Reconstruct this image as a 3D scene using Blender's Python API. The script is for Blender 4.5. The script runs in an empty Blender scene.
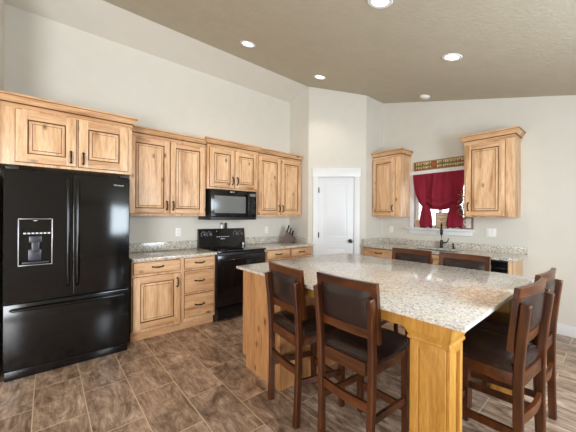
import bpy, bmesh, math, random
from mathutils import Vector, Matrix
R = math.radians
random.seed(7)
scn = bpy.context.scene
COL = scn.collection

# ------------------------------------------------------------------ camera
cam_d = bpy.data.cameras.new('camera'); cam = bpy.data.objects.new('camera', cam_d); COL.objects.link(cam)
YAW, ROLL, CAMH = R(49.517), R(0.342), 1.378
F = Vector((math.cos(YAW), math.sin(YAW), 0)); RT = Vector((math.sin(YAW), -math.cos(YAW), 0)); UP = Vector((0, 0, 1))
R3 = RT * math.cos(ROLL) + UP * math.sin(ROLL); U3 = UP * math.cos(ROLL) - RT * math.sin(ROLL)
M = Matrix((( R3.x, U3.x, -F.x, 0), (R3.y, U3.y, -F.y, 0), (R3.z, U3.z, -F.z, CAMH), (0, 0, 0, 1)))
cam.matrix_world = M
cam_d.sensor_width = 36; cam_d.lens = 283.489 / 576 * 36
cam_d.shift_x = -0.0019; cam_d.shift_y = 0.0005; cam_d.clip_start = 0.02
scn.camera = cam

# ------------------------------------------------------------------ world, exposure, daylight, added fill
scn.view_settings.view_transform = 'Standard'; scn.view_settings.look = 'None'
scn.view_settings.gamma = 1; scn.view_settings.use_curve_mapping = False
scn.view_settings.exposure = 0.08
world = bpy.data.worlds.new('daylight'); scn.world = world; world.use_nodes = True
wb = world.node_tree.nodes['Background']; wb.inputs[0].default_value = (0.93, 0.96, 1.0, 1); wb.inputs[1].default_value = 3.0
try:
    scn.cycles.use_denoising = True
    scn.cycles.max_bounces = 10; scn.cycles.diffuse_bounces = 6; scn.cycles.sample_clamp_indirect = 8
except Exception: pass

def area(name, loc, direction, sx, sy, watts, color=(1, 1, 1)):
    d = bpy.data.lights.new(name, 'AREA'); d.shape = 'RECTANGLE'; d.size = sx; d.size_y = sy; d.energy = watts; d.color = color
    o = bpy.data.objects.new(name, d); COL.objects.link(o); o.location = loc
    o.rotation_euler = Vector(direction).to_track_quat('-Z', 'Z').to_euler()
    return o
# daylight through the dining window; the other two are added, unseen fill lights
area('daylight_dining_window', (2.2, -1.27, 1.55), (-.05, 1, 0), 1.3, 1.3, 98, (0.78, 0.90, 1.0))
area('added_fill_rear_left', (-2.3, -1.27, 1.1), (0.25, 1, 0), 1.7, 2.0, 184, (0.95, 0.97, 1.0))
area('added_fill_far_wall', (-3.9, 0.6, 1.5), (1, 0.1, 0), 2.4, 1.2, 25, (0.95, 0.97, 1.0))

# ------------------------------------------------------------------ helpers
class MB:
    """collects shapes of one mesh"""
    def __init__(s): s.bm = bmesh.new()
    def _mi(s, faces, mi):
        for f in faces: f.material_index = mi
    def box(s, x0, x1, y0, y1, z0, z1, mi=0, bev=0.0, seg=2, bmi=None):
        r = bmesh.ops.create_cube(s.bm, size=1.0)
        vs = r['verts']
        for v in vs:
            v.co = Vector(((x0 + x1) / 2 + v.co.x * (x1 - x0), (y0 + y1) / 2 + v.co.y * (y1 - y0), (z0 + z1) / 2 + v.co.z * (z1 - z0)))
        fs = list({f for v in vs for f in v.link_faces}); s._mi(fs, mi)
        if bev:
            es = list({e for v in vs for e in v.link_edges})
            bmesh.ops.bevel(s.bm, geom=es, offset=bev, segments=seg, profile=0.6, affect='EDGES', material=mi if bmi is None else bmi)
        return s
    def hexa(s, bot, top, mi=0):
        vs = [s.bm.verts.new(p) for p in bot] + [s.bm.verts.new(p) for p in top]
        n = len(bot); fs = [s.bm.faces.new(vs[:n][::-1]), s.bm.faces.new(vs[n:])]
        for i in range(n):
            j = (i + 1) % n; fs.append(s.bm.faces.new((vs[i], vs[j], vs[n + j], vs[n + i])))
        s._mi(fs, mi); return s
    def prism(s, pts, axis, a0, a1, mi=0):
        """pts: 2D profile in the two other axes, in x,y,z order"""
        def mk(p, a): return {'x': (a, p[0], p[1]), 'y': (p[0], a, p[1]), 'z': (p[0], p[1], a)}[axis]
        return s.hexa([mk(p, a0) for p in pts], [mk(p, a1) for p in pts], mi)
    def tube(s, pts, r, seg=8, mi=0, flat=None):
        """round (or flat=(w,h) rectangular) sweep along points; r a number or list"""
        pts = [Vector(p) for p in pts]; n = len(pts); rings = []
        ref = Vector((0, 0, 1))
        if abs((pts[-1] - pts[0]).normalized().dot(ref)) > 0.9: ref = Vector((1, 0, 0))
        for i, p in enumerate(pts):
            t = (pts[min(i + 1, n - 1)] - pts[max(i - 1, 0)]).normalized()
            a = ref.cross(t).normalized(); b = t.cross(a).normalized()
            rr = r[i] if isinstance(r, (list, tuple)) else r
            if flat:
                w, h = flat
                ring = [s.bm.verts.new(p + a * (w * sx) + b * (h * sy)) for sx, sy in ((-.5, -.5), (.5, -.5), (.5, .5), (-.5, .5))]
            else:
                ring = [s.bm.verts.new(p + (a * math.cos(2 * math.pi * k / seg) + b * math.sin(2 * math.pi * k / seg)) * rr) for k in range(seg)]
            rings.append(ring)
        m = len(rings[0]); fs = []
        for i in range(n - 1):
            for k in range(m):
                fs.append(s.bm.faces.new((rings[i][k], rings[i][(k + 1) % m], rings[i + 1][(k + 1) % m], rings[i + 1][k])))
        fs.append(s.bm.faces.new(rings[0][::-1])); fs.append(s.bm.faces.new(rings[-1]))
        s._mi(fs, mi); return s
    def lathe(s, prof, c=(0, 0, 0), axis=(0, 0, 1), seg=20, mi=0):
        q = Vector((0, 0, 1)).rotation_difference(Vector(axis)); c = Vector(c); rings = []
        for r, z in prof:
            rings.append([s.bm.verts.new(c + q @ Vector((max(r, 1e-4) * math.cos(2 * math.pi * k / seg), max(r, 1e-4) * math.sin(2 * math.pi * k / seg), z))) for k in range(seg)])
        fs = []
        for i in range(len(rings) - 1):
            for k in range(seg):
                fs.append(s.bm.faces.new((rings[i][k], rings[i][(k + 1) % seg], rings[i + 1][(k + 1) % seg], rings[i + 1][k])))
        fs.append(s.bm.faces.new(rings[0][::-1])); fs.append(s.bm.faces.new(rings[-1]))
        s._mi(fs, mi); return s
    def grid(s, fn, nu, nv, mi=0):
        g = [[s.bm.verts.new(fn(i / nu, j / nv)) for j in range(nv + 1)] for i in range(nu + 1)]
        fs = [s.bm.faces.new((g[i][j], g[i + 1][j], g[i + 1][j + 1], g[i][j + 1])) for i in range(nu) for j in range(nv)]
        s._mi(fs, mi); return s
    def build(s, name, mats, parent=None, smooth=True, fix=True):
        if fix: bmesh.ops.recalc_face_normals(s.bm, faces=s.bm.faces)
        me = bpy.data.meshes.new(name); s.bm.to_mesh(me); s.bm.free()
        for m in (mats if isinstance(mats, (list, tuple)) else [mats]): me.materials.append(m)
        if smooth:
            me.shade_smooth(); me.set_sharp_from_angle(angle=R(38))
        o = bpy.data.objects.new(name, me); COL.objects.link(o)
        if parent: o.parent = parent
        return o

def tag(o, label, cat, group=None):
    o['label'] = label; o['category'] = cat
    if group: o['group'] = group
    return o
def thing(name, label, cat, loc=(0, 0, 0), rz=0.0, group=None):
    o = bpy.data.objects.new(name, None); COL.objects.link(o); o.empty_display_size = 0.1
    o.location = loc; o.rotation_euler = (0, 0, rz)
    return tag(o, label, cat, group)
def struct(o): o['kind'] = 'structure'; return o
def dup(root, loc, rz, label, group=None):
    def cp(o, par):
        c = o.copy(); COL.objects.link(c); c.parent = par
        for ch in [x for x in o.children]: cp(ch, c)
        return c
    r = cp(root, None); r.location = loc; r.rotation_euler = (0, 0, rz); r['label'] = label
    if group: r['group'] = group
    return r

# ------------------------------------------------------------------ materials
def lin(c): return tuple(((v / 255) / 12.92 if v / 255 <= 0.04045 else ((v / 255 + 0.055) / 1.055) ** 2.4) for v in c) + (1.0,)
def newmat(name):
    m = bpy.data.materials.new(name); m.use_nodes = True; nt = m.node_tree
    return m, nt, nt.nodes['Principled BSDF']
def N(nt, t, **kw):
    n = nt.nodes.new(t)
    for k, v in kw.items():
        if k in ('inputs',):
            for a, b in v.items(): n.inputs[a].default_value = b
        else: setattr(n, k, v)
    return n
def L(nt, a, b): nt.links.new(a, b)
def ramp(nt, fac, stops, interp='LINEAR'):
    r = nt.nodes.new('ShaderNodeValToRGB'); r.color_ramp.interpolation = interp
    e = r.color_ramp.elements
    while len(e) < len(stops): e.new(0.5)
    for i, (p, c) in enumerate(stops): e[i].position = p; e[i].color = c
    L(nt, fac, r.inputs[0]); return r
def mix(nt, fac, a, b, mode='MIX'):
    m = nt.nodes.new('ShaderNodeMix'); m.data_type = 'RGBA'; m.blend_type = mode
    for sock, v in ((m.inputs['Factor'], fac), (m.inputs['A'], a), (m.inputs['B'], b)):
        pass
    def put(s, v):
        if hasattr(v, 'is_linked'): L(nt, v, s)
        else: s.default_value = v
    put(m.inputs[0], fac); put(m.inputs[6], a); put(m.inputs[7], b)
    return m.outputs[2]
def math_n(nt, op, a, b=None):
    n = nt.nodes.new('ShaderNodeMath'); n.operation = op
    for i, v in enumerate((a, b)):
        if v is None: continue
        if hasattr(v, 'is_linked'): L(nt, v, n.inputs[i])
        else: n.inputs[i].default_value = v
    return n.outputs[0]

def plain(name, rgb, rough=0.5, metal=0.0, spec=0.5, bump=0.0, bscale=200, var=0.04):
    m, nt, b = newmat(name)
    tc = N(nt, 'ShaderNodeTexCoord'); nz = N(nt, 'ShaderNodeTexNoise', inputs={'Scale': 6.0, 'Detail': 3.0}); L(nt, tc.outputs['Object'], nz.inputs['Vector'])
    c = lin(rgb); lo = tuple(v * (1 - var) for v in c[:3]) + (1,); hi = tuple(min(1, v * (1 + var)) for v in c[:3]) + (1,)
    rp = ramp(nt, nz.outputs['Fac'], [(0.3, lo), (0.7, hi)]); L(nt, rp.outputs[0], b.inputs['Base Color'])
    b.inputs['Roughness'].default_value = rough; b.inputs['Metallic'].default_value = metal; b.inputs['Specular IOR Level'].default_value = spec
    if bump:
        n2 = N(nt, 'ShaderNodeTexNoise', inputs={'Scale': bscale, 'Detail': 4.0}); L(nt, tc.outputs['Object'], n2.inputs['Vector'])
        bp = N(nt, 'ShaderNodeBump', inputs={'Strength': bump, 'Distance': 0.01}); L(nt, n2.outputs['Fac'], bp.inputs['Height']); L(nt, bp.outputs['Normal'], b.inputs['Normal'])
    return m

def wood(name, light, mid, dark, axis='z', rough=0.4, knots=True, fine=1.0, knotcol=(70, 38, 18)):
    m, nt, b = newmat(name)
    tc = N(nt, 'ShaderNodeTexCoord'); oi = N(nt, 'ShaderNodeObjectInfo')
    off = N(nt, 'ShaderNodeVectorMath', operation='SCALE'); off.inputs[0].default_value = (7.3, 3.1, 5.7); L(nt, oi.outputs['Random'], off.inputs['Scale'])
    add = N(nt, 'ShaderNodeVectorMath', operation='ADD'); L(nt, tc.outputs['Object'], add.inputs[0]); L(nt, off.outputs[0], add.inputs[1])
    st = {'x': (0.12, 1, 1), 'y': (1, 0.12, 1), 'z': (1, 1, 0.12)}[axis]
    mp = N(nt, 'ShaderNodeMapping'); mp.inputs['Scale'].default_value = st; L(nt, add.outputs[0], mp.inputs['Vector'])
    n1 = N(nt, 'ShaderNodeTexNoise', inputs={'Scale': 9.0 * fine, 'Detail': 6.0, 'Roughness': 0.6, 'Distortion': 1.2}); L(nt, mp.outputs[0], n1.inputs['Vector'])
    n2 = N(nt, 'ShaderNodeTexNoise', inputs={'Scale': 75.0 * fine, 'Detail': 3.0}); L(nt, mp.outputs[0], n2.inputs['Vector'])
    r1 = ramp(nt, n1.outputs['Fac'], [(0.28, lin(dark)), (0.47, lin(mid)), (0.68, lin(light))])
    r2 = ramp(nt, n2.outputs['Fac'], [(0.35, (0.82, 0.8, 0.78, 1)), (0.6, (1, 1, 1, 1))])
    c = mix(nt, 1.0, r1.outputs[0], r2.outputs[0], 'MULTIPLY')
    if knots:
        st2 = {'x': (0.55, 1, 1), 'y': (1, 0.55, 1), 'z': (1, 1, 0.55)}[axis]
        mp2 = N(nt, 'ShaderNodeMapping'); mp2.inputs['Scale'].default_value = st2; L(nt, add.outputs[0], mp2.inputs['Vector'])
        vo = N(nt, 'ShaderNodeTexVoronoi', inputs={'Scale': 8.5, 'Randomness': 1.0}); L(nt, mp2.outputs[0], vo.inputs['Vector'])
        kd = ramp(nt, vo.outputs['Distance'], [(0.05, (1, 1, 1, 1)), (0.20, (0, 0, 0, 1))])
        sx = N(nt, 'ShaderNodeSeparateColor'); L(nt, vo.outputs['Color'], sx.inputs[0])
        sel = math_n(nt, 'GREATER_THAN', sx.outputs[0], 0.35)
        k = math_n(nt, 'MULTIPLY', kd.outputs[0], sel); k = math_n(nt, 'MULTIPLY', k, 0.85)
        c = mix(nt, k, c, lin(knotcol))
    L(nt, c, b.inputs['Base Color']); b.inputs['Roughness'].default_value = rough
    return m

def granite(name, amt=0.6, sc=95.0, tone=((190, 184, 176), (208, 203, 196), (208, 196, 176)), patch=None):
    m, nt, b = newmat(name)
    tc = N(nt, 'ShaderNodeTexCoord')
    n1 = N(nt, 'ShaderNodeTexNoise', inputs={'Scale': 4.0, 'Detail': 5.0, 'Distortion': 0.8}); L(nt, tc.outputs['Object'], n1.inputs['Vector'])
    base = ramp(nt, n1.outputs['Fac'], [(0.3, lin(tone[0])), (0.5, lin(tone[1])), (0.66, lin(tone[2])), (0.78, lin((194, 164, 122)))])
    v1 = N(nt, 'ShaderNodeTexVoronoi', inputs={'Scale': sc}); L(nt, tc.outputs['Object'], v1.inputs['Vector'])
    s1 = N(nt, 'ShaderNodeSeparateColor'); L(nt, v1.outputs['Color'], s1.inputs[0])
    g1 = ramp(nt, s1.outputs[0], [(0.0, lin((58, 55, 52))), (0.09, lin((138, 132, 122))), (0.26, lin((205, 196, 184))), (0.7, lin((232, 227, 218))), (0.9, lin((196, 178, 152)))], 'CONSTANT')
    c = mix(nt, amt, base.outputs[0], g1.outputs[0])
    n3 = N(nt, 'ShaderNodeTexNoise', inputs={'Scale': 38.0, 'Detail': 4.0}); L(nt, tc.outputs['Object'], n3.inputs['Vector'])
    d = ramp(nt, n3.outputs['Fac'], [(0.62, (0, 0, 0, 1)), (0.72, (amt, amt, amt, 1))])
    c = mix(nt, d.outputs[0], c, lin((84, 80, 76)))
    if patch:                        # an ochre mineral vein in the slab
        dn = N(nt, 'ShaderNodeVectorMath', operation='DISTANCE'); L(nt, tc.outputs['Object'], dn.inputs[0]); dn.inputs[1].default_value = patch
        n4 = N(nt, 'ShaderNodeTexNoise', inputs={'Scale': 14.0, 'Detail': 6.0}); L(nt, tc.outputs['Object'], n4.inputs['Vector'])
        q = math_n(nt, 'ADD', dn.outputs['Value'], math_n(nt, 'MULTIPLY', n4.outputs['Fac'], -0.36))
        pr_ = ramp(nt, q, [(-0.0, (.75, .75, .75, 1)), (0.12, (0, 0, 0, 1))])
        n5 = N(nt, 'ShaderNodeTexNoise', inputs={'Scale': 42.0, 'Detail': 5.0}); L(nt, tc.outputs['Object'], n5.inputs['Vector'])
        br_ = ramp(nt, n5.outputs['Fac'], [(0.42, (0, 0, 0, 1)), (0.62, (1, 1, 1, 1))])
        c = mix(nt, math_n(nt, 'MULTIPLY', pr_.outputs[0], br_.outputs[0]), c, lin((188, 140, 92)))
    L(nt, c, b.inputs['Base Color']); b.inputs['Roughness'].default_value = 0.13
    return m

def tile_floor(name):
    m, nt, b = newmat(name)
    tc = N(nt, 'ShaderNodeTexCoord'); sp = N(nt, 'ShaderNodeSeparateXYZ'); L(nt, tc.outputs['Object'], sp.inputs[0])
    u = math_n(nt, 'ADD', sp.outputs['Y'], 0.586 * 20 - 2.70); v = math_n(nt, 'ADD', sp.outputs['X'], 0.2935 * 21 - 0.223)
    cb = N(nt, 'ShaderNodeCombineXYZ'); L(nt, u, cb.inputs[0]); L(nt, v, cb.inputs[1])
    br = N(nt, 'ShaderNodeTexBrick', offset=0.5, offset_frequency=2, squash=1.0)
    br.inputs['Color1'].default_value = (0, 0, 0, 1); br.inputs['Color2'].default_value = (1, 1, 1, 1); br.inputs['Mortar'].default_value = (0.5, 0.5, 0.5, 1)
    for k, val in (('Scale', 1.0), ('Mortar Size', 0.0032), ('Mortar Smooth', 0.1), ('Brick Width', 0.586), ('Row Height', 0.2935)): br.inputs[k].default_value = val
    L(nt, cb.outputs[0], br.inputs['Vector'])
    rnd = N(nt, 'ShaderNodeSeparateColor'); L(nt, br.outputs['Color'], rnd.inputs[0])
    w = math_n(nt, 'MULTIPLY', rnd.outputs[0], 37.0)
    mp = N(nt, 'ShaderNodeMapping'); mp.inputs['Scale'].default_value = (1.0, 0.45, 1.0); L(nt, tc.outputs['Object'], mp.inputs['Vector'])
    n1 = N(nt, 'ShaderNodeTexNoise', noise_dimensions='4D', inputs={'Scale': 7.5, 'Detail': 9.0, 'Roughness': 0.7, 'Distortion': 1.3}); L(nt, mp.outputs[0], n1.inputs['Vector']); L(nt, w, n1.inputs['W'])
    mp2 = N(nt, 'ShaderNodeMapping'); mp2.inputs['Scale'].default_value = (1.0, 0.16, 1.0); L(nt, tc.outputs['Object'], mp2.inputs['Vector'])
    n2 = N(nt, 'ShaderNodeTexNoise', noise_dimensions='4D', inputs={'Scale': 34.0, 'Detail': 7.0, 'Roughness': 0.7, 'Distortion': 1.2}); L(nt, mp2.outputs[0], n2.inputs['Vector']); L(nt, w, n2.inputs['W'])
    r1 = ramp(nt, n1.outputs['Fac'], [(0.30, lin((80, 66, 57))), (0.42, lin((138, 117, 101))), (0.55, lin((182, 159, 140))), (0.70, lin((230, 210, 190)))])
    r2 = ramp(nt, n2.outputs['Fac'], [(0.34, (0.52, 0.47, 0.43, 1)), (0.58, (1.0, 1.0, 1.0, 1))])
    c = mix(nt, 0.85, r1.outputs[0], r2.outputs[0], 'MULTIPLY')
    tint = ramp(nt, rnd.outputs[0], [(0.0, (0.86, 0.82, 0.80, 1)), (0.5, (1.0, 0.94, 0.88, 1)), (1.0, (1.05, 1.02, 1.0, 1))])
    c = mix(nt, 1.0, c, tint.outputs[0], 'MULTIPLY')
    c = mix(nt, br.outputs['Fac'], c, lin((204, 182, 154)))
    L(nt, c, b.inputs['Base Color']); b.inputs['Roughness'].default_value = 0.22; b.inputs['IOR'].default_value = 1.6
    bp = N(nt, 'ShaderNodeBump', inputs={'Strength': 0.25, 'Distance': 0.004}); L(nt, n1.outputs['Fac'], bp.inputs['Height']); L(nt, bp.outputs['Normal'], b.inputs['Normal'])
    return m

def emit(name, rgb, strength):
    m, nt, b = newmat(name); b.inputs['Base Color'].default_value = lin(rgb)
    b.inputs['Emission Color'].default_value = lin(rgb); b.inputs['Emission Strength'].default_value = strength
    return m
def glass(name):
    m, nt, b = newmat(name); out = nt.nodes['Material Output']
    tr = N(nt, 'ShaderNodeBsdfTransparent'); tr.inputs[0].default_value = (0.96, 0.98, 0.98, 1)
    gl = N(nt, 'ShaderNodeBsdfGlossy'); gl.inputs['Roughness'].default_value = 0.02
    fr = N(nt, 'ShaderNodeFresnel'); fr.inputs[0].default_value = 1.35
    mx = N(nt, 'ShaderNodeMixShader'); L(nt, fr.outputs[0], mx.inputs[0]); L(nt, tr.outputs[0], mx.inputs[1]); L(nt, gl.outputs[0], mx.inputs[2]); L(nt, mx.outputs[0], out.inputs[0])
    return m

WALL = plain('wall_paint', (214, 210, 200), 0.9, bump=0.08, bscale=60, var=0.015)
CEIL = plain('ceiling_paint', (190, 182, 163), 0.95, bump=0.35, bscale=28, var=0.03)
WHITE = plain('white_trim', (228, 229, 230), 0.35, var=0.01)
DOORW = plain('white_door_paint', (226, 228, 231), 0.4, var=0.01)
ALDER = wood('knotty_alder', (238, 201, 161), (220, 177, 134), (170, 121, 80), 'z')
ALDERX = wood('knotty_alder_crosswise', (228, 188, 147), (208, 163, 120), (158, 111, 72), 'x')
ALDERY = wood('knotty_alder_lengthwise', (222, 178, 128), (204, 158, 108), (176, 128, 82), 'y')
ISLWOOD = wood('honey_alder', (206, 156, 106), (184, 132, 84), (146, 96, 56), 'z')
GLAZE = plain('dark_glaze_and_gap_shade', (104, 66, 36), 0.5)
GOLDWOOD = wood('golden_oak_stain', (198, 148, 70), (186, 134, 56), (168, 116, 44), 'z', knots=False, fine=1.6)
ESPRESSO = wood('dark_cherry_wood', (98, 53, 23), (73, 37, 14), (40, 19, 7), 'z', 0.32, knots=False, fine=1.6)
ESPRESSOX = wood('dark_cherry_wood_crosswise', (104, 56, 24), (78, 40, 15), (44, 21, 8), 'x', 0.32, knots=False, fine=1.6)
LEATHER = plain('brown_leather', (40, 26, 23), 0.26, bump=0.12, bscale=140, var=0.1)
GRANITE = granite('speckled_granite', .66, 90.0, ((180, 178, 168), (198, 196, 186), (200, 192, 172))); ISLGRAN = granite('pale_speckled_granite', .48, 115.0, ((196, 192, 188), (214, 210, 206), (212, 203, 190)), (-.12, -.88, .91))
FLOOR = tile_floor('stone_look_tile')
BLACK = plain('gloss_black_appliance', (9, 10, 13), 0.13, spec=0.55, bump=0.015, bscale=90)
BLACKM = plain('matte_black_plastic', (16, 16, 17), 0.45)
CERAM = plain('black_glass', (9, 9, 11), 0.05, spec=0.6)
GREYGL = plain('grey_screened_glass', (112, 114, 113), 0.2)
DARKGREY = plain('dark_grey_plastic', (50, 53, 62), 0.3)
SILVER = plain('brushed_silver', (150, 150, 152), 0.3, metal=0.8)
BRONZE = plain('oil_rubbed_bronze', (44, 36, 32), 0.35, metal=0.6)
STEEL = plain('stainless_steel', (170, 172, 175), 0.28, metal=0.9)
PLATE = plain('white_plastic', (240, 240, 236), 0.4, var=0.01)
SLOT = plain('socket_slot_grey', (120, 120, 118), 0.6)
CURTAIN = plain('crimson_cloth', (126, 5, 37), 0.85, bump=0.15, bscale=300, var=0.12)
PRINT = plain('white_print', (205, 208, 212), 0.5)
GLASS = glass('window_glass')
LAMP = emit('lamp_lens', (255, 236, 205), 9.0)

# ------------------------------------------------------------------ room dimensions
W, LX = 3.996, 4.626                 # cabinet wall at y = W, window wall at x = LX
YB, XF = -1.35, -4.0                 # wall behind the camera, far wall of the open plan room
RY = 3.52                            # ridge of the vault
def zc(y): return 2.706 + 0.259 * y if y <= RY else 2.706 + 0.259 * RY - 0.29 * (y - RY)
WT = 0.12

MB().box(XF - WT, LX + WT, YB - WT, W + WT, -0.1, 0.0).build('floor', FLOOR)['kind'] = 'structure'
c = MB(); c.prism([(YB - WT, zc(YB - WT)), (RY, zc(RY)), (RY, zc(RY) + .15), (YB - WT, zc(YB - WT) + .15)], 'x', XF - WT, LX + WT)
struct(c.build('ceiling', CEIL))
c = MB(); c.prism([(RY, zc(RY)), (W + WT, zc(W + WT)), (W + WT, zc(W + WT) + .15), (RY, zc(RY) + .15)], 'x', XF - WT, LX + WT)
struct(c.build('ceiling_slope', WALL))  # ceiling strip given the lighter wall paint to stand in for brighter light
struct(MB().box(XF - WT, LX + WT, W, W + WT, 0, zc(W)).build('wall_back', WALL))
# window wall with its opening
WY0, WY1, WZ0, WZ1 = 1.46, 2.23, 1.205, 2.055
w = MB()
w.prism([(YB - WT, 0), (WY0, 0), (WY0, zc(WY0)), (YB - WT, zc(YB - WT))], 'x', LX, LX + WT)
w.prism([(WY1, 0), (W, 0), (W, zc(W)), (RY, zc(RY)), (WY1, zc(WY1))], 'x', LX, LX + WT)
w.prism([(WY0, 0), (WY1, 0), (WY1, WZ0), (WY0, WZ0)], 'x', LX, LX + WT)
w.prism([(WY0, WZ1), (WY1, WZ1), (WY1, zc(WY1)), (WY0, zc(WY0))], 'x', LX, LX + WT)
struct(w.build('wall_right', WALL))
# short wall at the left of the refrigerator
w = MB(); w.prism([(3.30, 0), (W, 0), (W, zc(W)), (RY, zc(RY)), (3.30, zc(3.30))], 'x', -0.334 - WT, -0.334); struct(w.build('wall_left', WALL))
# wall behind the camera: dining window, and an unseen opening added for fill light
w = MB()
for x0, x1, z0, z1 in ((XF, -3.2, 0, 2.35), (-3.2, -1.4, 2.12, 2.35), (-1.4, 1.5, 0, 2.35), (1.5, 2.9, 0, 0.86), (1.5, 2.9, 2.25, 2.35), (2.9, LX, 0, 2.35)):
    w.box(x0, x1, YB - WT, YB, z0, z1)
struct(w.build('wall_front', WALL))
w = MB()
w.prism([(YB, 0), (-.6, 0), (-.6, zc(-.6)), (YB, zc(YB))], 'x', XF - WT, XF)
w.prism([(1.8, 0), (W, 0), (W, zc(W)), (RY, zc(RY)), (1.8, zc(1.8))], 'x', XF - WT, XF)
w.prism([(-.6, 0), (1.8, 0), (1.8, .85), (-.6, .85)], 'x', XF - WT, XF)
w.prism([(-.6, 2.15), (1.8, 2.15), (1.8, zc(1.8)), (-.6, zc(-.6))], 'x', XF - WT, XF)
struct(w.build('wall_far', WALL))
# corner pantry: two returns and a diagonal wall with the door
XR, YR1, T = 3.420, 3.500, 0.690
YR2 = YR1 - T
struct(MB().prism([(YR1, 0), (W, 0), (W, zc(W)), (RY, zc(RY)), (YR1, zc(YR1))], 'x', XR, XR + 0.08).build('wall_pantry_left', WALL))
w = MB(); w.hexa([(XR + T, YR2, 0), (LX, YR2, 0), (LX, YR2 + .08, 0), (XR + T, YR2 + .08, 0)],
                 [(XR + T, YR2, zc(YR2)), (LX, YR2, zc(YR2)), (LX, YR2 + .08, zc(YR2 + .08)), (XR + T, YR2 + .08, zc(YR2 + .08))])
struct(w.build('wall_pantry_right', WALL))
DL = T * math.sqrt(2)                # diagonal wall length; local x along it, local y into the pantry
DW0, DW1, DH = DL / 2 - 0.318, DL / 2 + 0.292, 2.055
def diag(x, y): q = math.sqrt(.5); return XR + (x + y) * q, YR1 + (y - x) * q
def dprism(mb, x0, x1, z0, z1f):
    P = [diag(x0, 0), diag(x1, 0), diag(x1, .08), diag(x0, .08)]
    mb.hexa([(p[0], p[1], z0) for p in P], [(p[0], p[1], z1f if z1f else zc(min(p[1], RY))) for p in P]); return mb
w = MB(); dprism(w, 0, DW0, 0, None); dprism(w, DW1, DL, 0, None); dprism(w, DW0, DW1, DH, None)
struct(w.build('wall_pantry_front', WALL))
d1 = bpy.data.objects.new('door_1', None); COL.objects.link(d1); d1.location = (XR, YR1, 0); d1.rotation_euler = (0, 0, R(-45)); struct(d1)
s = MB(); s.box(DW0 + .003, DW1 - .003, .012, .047, .01, DH - .003, 0, .002)
# two moulded panels
for z0, z1 in ((0.25, 0.86), (1.02, 1.93)):
    a0, a1 = DW0 + .11, DW1 - .11
    for x0, x1, zz0, zz1 in ((a0, a1, z1 - .014, z1), (a0, a1, z0, z0 + .014), (a0, a0 + .014, z0, z1), (a1 - .014, a1, z0, z1)):
        s.box(x0, x1, .004, .014, zz0, zz1, 0, .003)
    s.box(a0 + .04, a1 - .04, .006, .014, z0 + .04, z1 - .04, 0, .004)
s.build('door_slab', DOORW, d1)
cs = MB(); cs.box(DW0 - .088, DW0, -.02, .0, 0, DH + .0, 0, .003); cs.box(DW1, DW1 + .088, -.02, .0, 0, DH, 0, .003)
cs.box(DW0 - .10, DW1 + .10, -.026, .0, DH, DH + .15, 0, .003); cs.box(DW0 - .002, DW0 + .003, 0, .075, 0, DH); cs.box(DW1 - .003, DW1 + .002, 0, .075, 0, DH)
cs.build('door_casing', WHITE, d1)
kx = DW1 - .062
MB().lathe([(.032, 0), (.032, .008), (.012, .012), (.012, .035), (.028, .045), (.033, .06), (.026, .075), (.008, .08)], (kx, .012, .965), (0, -1, 0)).build('door_knob', BRONZE, d1)
for z in (1.06, 1.83):
    MB().tube([(DW0 + .004, .005, z - .045), (DW0 + .004, .005, z + .045)], .009).box(DW0 + .004, DW0 + .02, .008, .0125, z - .045, z + .045).build('hinge', BRONZE, d1)
# baseboards
struct(MB().box(LX - .016, LX, YB, .78, 0, .13, 0, .004).build('baseboard_right', WHITE))
struct(MB().box(XF, LX - .02, YB, YB + .016, 0, .13, 0, .004).box(-3.3, -1.3, YB + .001, YB + .002, 0, .02).build('baseboard_front', WHITE)) if False else None

# window in the right hand wall
wn = bpy.data.objects.new('window_1', None); COL.objects.link(wn); wn.location = (LX, 0, 0); struct(wn)
f = MB()
f.box(-.018, 0, WY0 - .07, WY0, WZ0 - .0, WZ1, 0, .003); f.box(-.018, 0, WY1, WY1 + .07, WZ0, WZ1, 0, .003)
f.box(-.024, 0, WY0 - .08, WY1 + .08, WZ1, WZ1 + .072, 0, .003)
f.build('window_casing', WHITE, wn)
f = MB()
for a, b_, c_, d_ in ((WY0, WY0 + .045, WZ0, WZ1), (WY1 - .045, WY1, WZ0, WZ1), (WY0, WY1, WZ0, WZ0 + .045), (WY0, WY1, WZ1 - .045, WZ1), ((WY0 + WY1) / 2 - .02, (WY0 + WY1) / 2 + .02, WZ0, WZ1)):
    f.box(.06, .10, a, b_, c_, d_)
f.build('window_frame', PLATE, wn)
MB().box(.078, .082, WY0 + .04, WY1 - .04, WZ0 + .04, WZ1 - .04).build('pane', GLASS, wn)
MB().box(-.075, .06, WY0 - .10, WY1 + .10, WZ0 - .028, WZ0, 0, .004).box(-.02, 0, WY0 - .08, WY1 + .08, WZ0 - .098, WZ0 - .028, 0, .003).build('window_sill', WHITE, wn)
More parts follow.
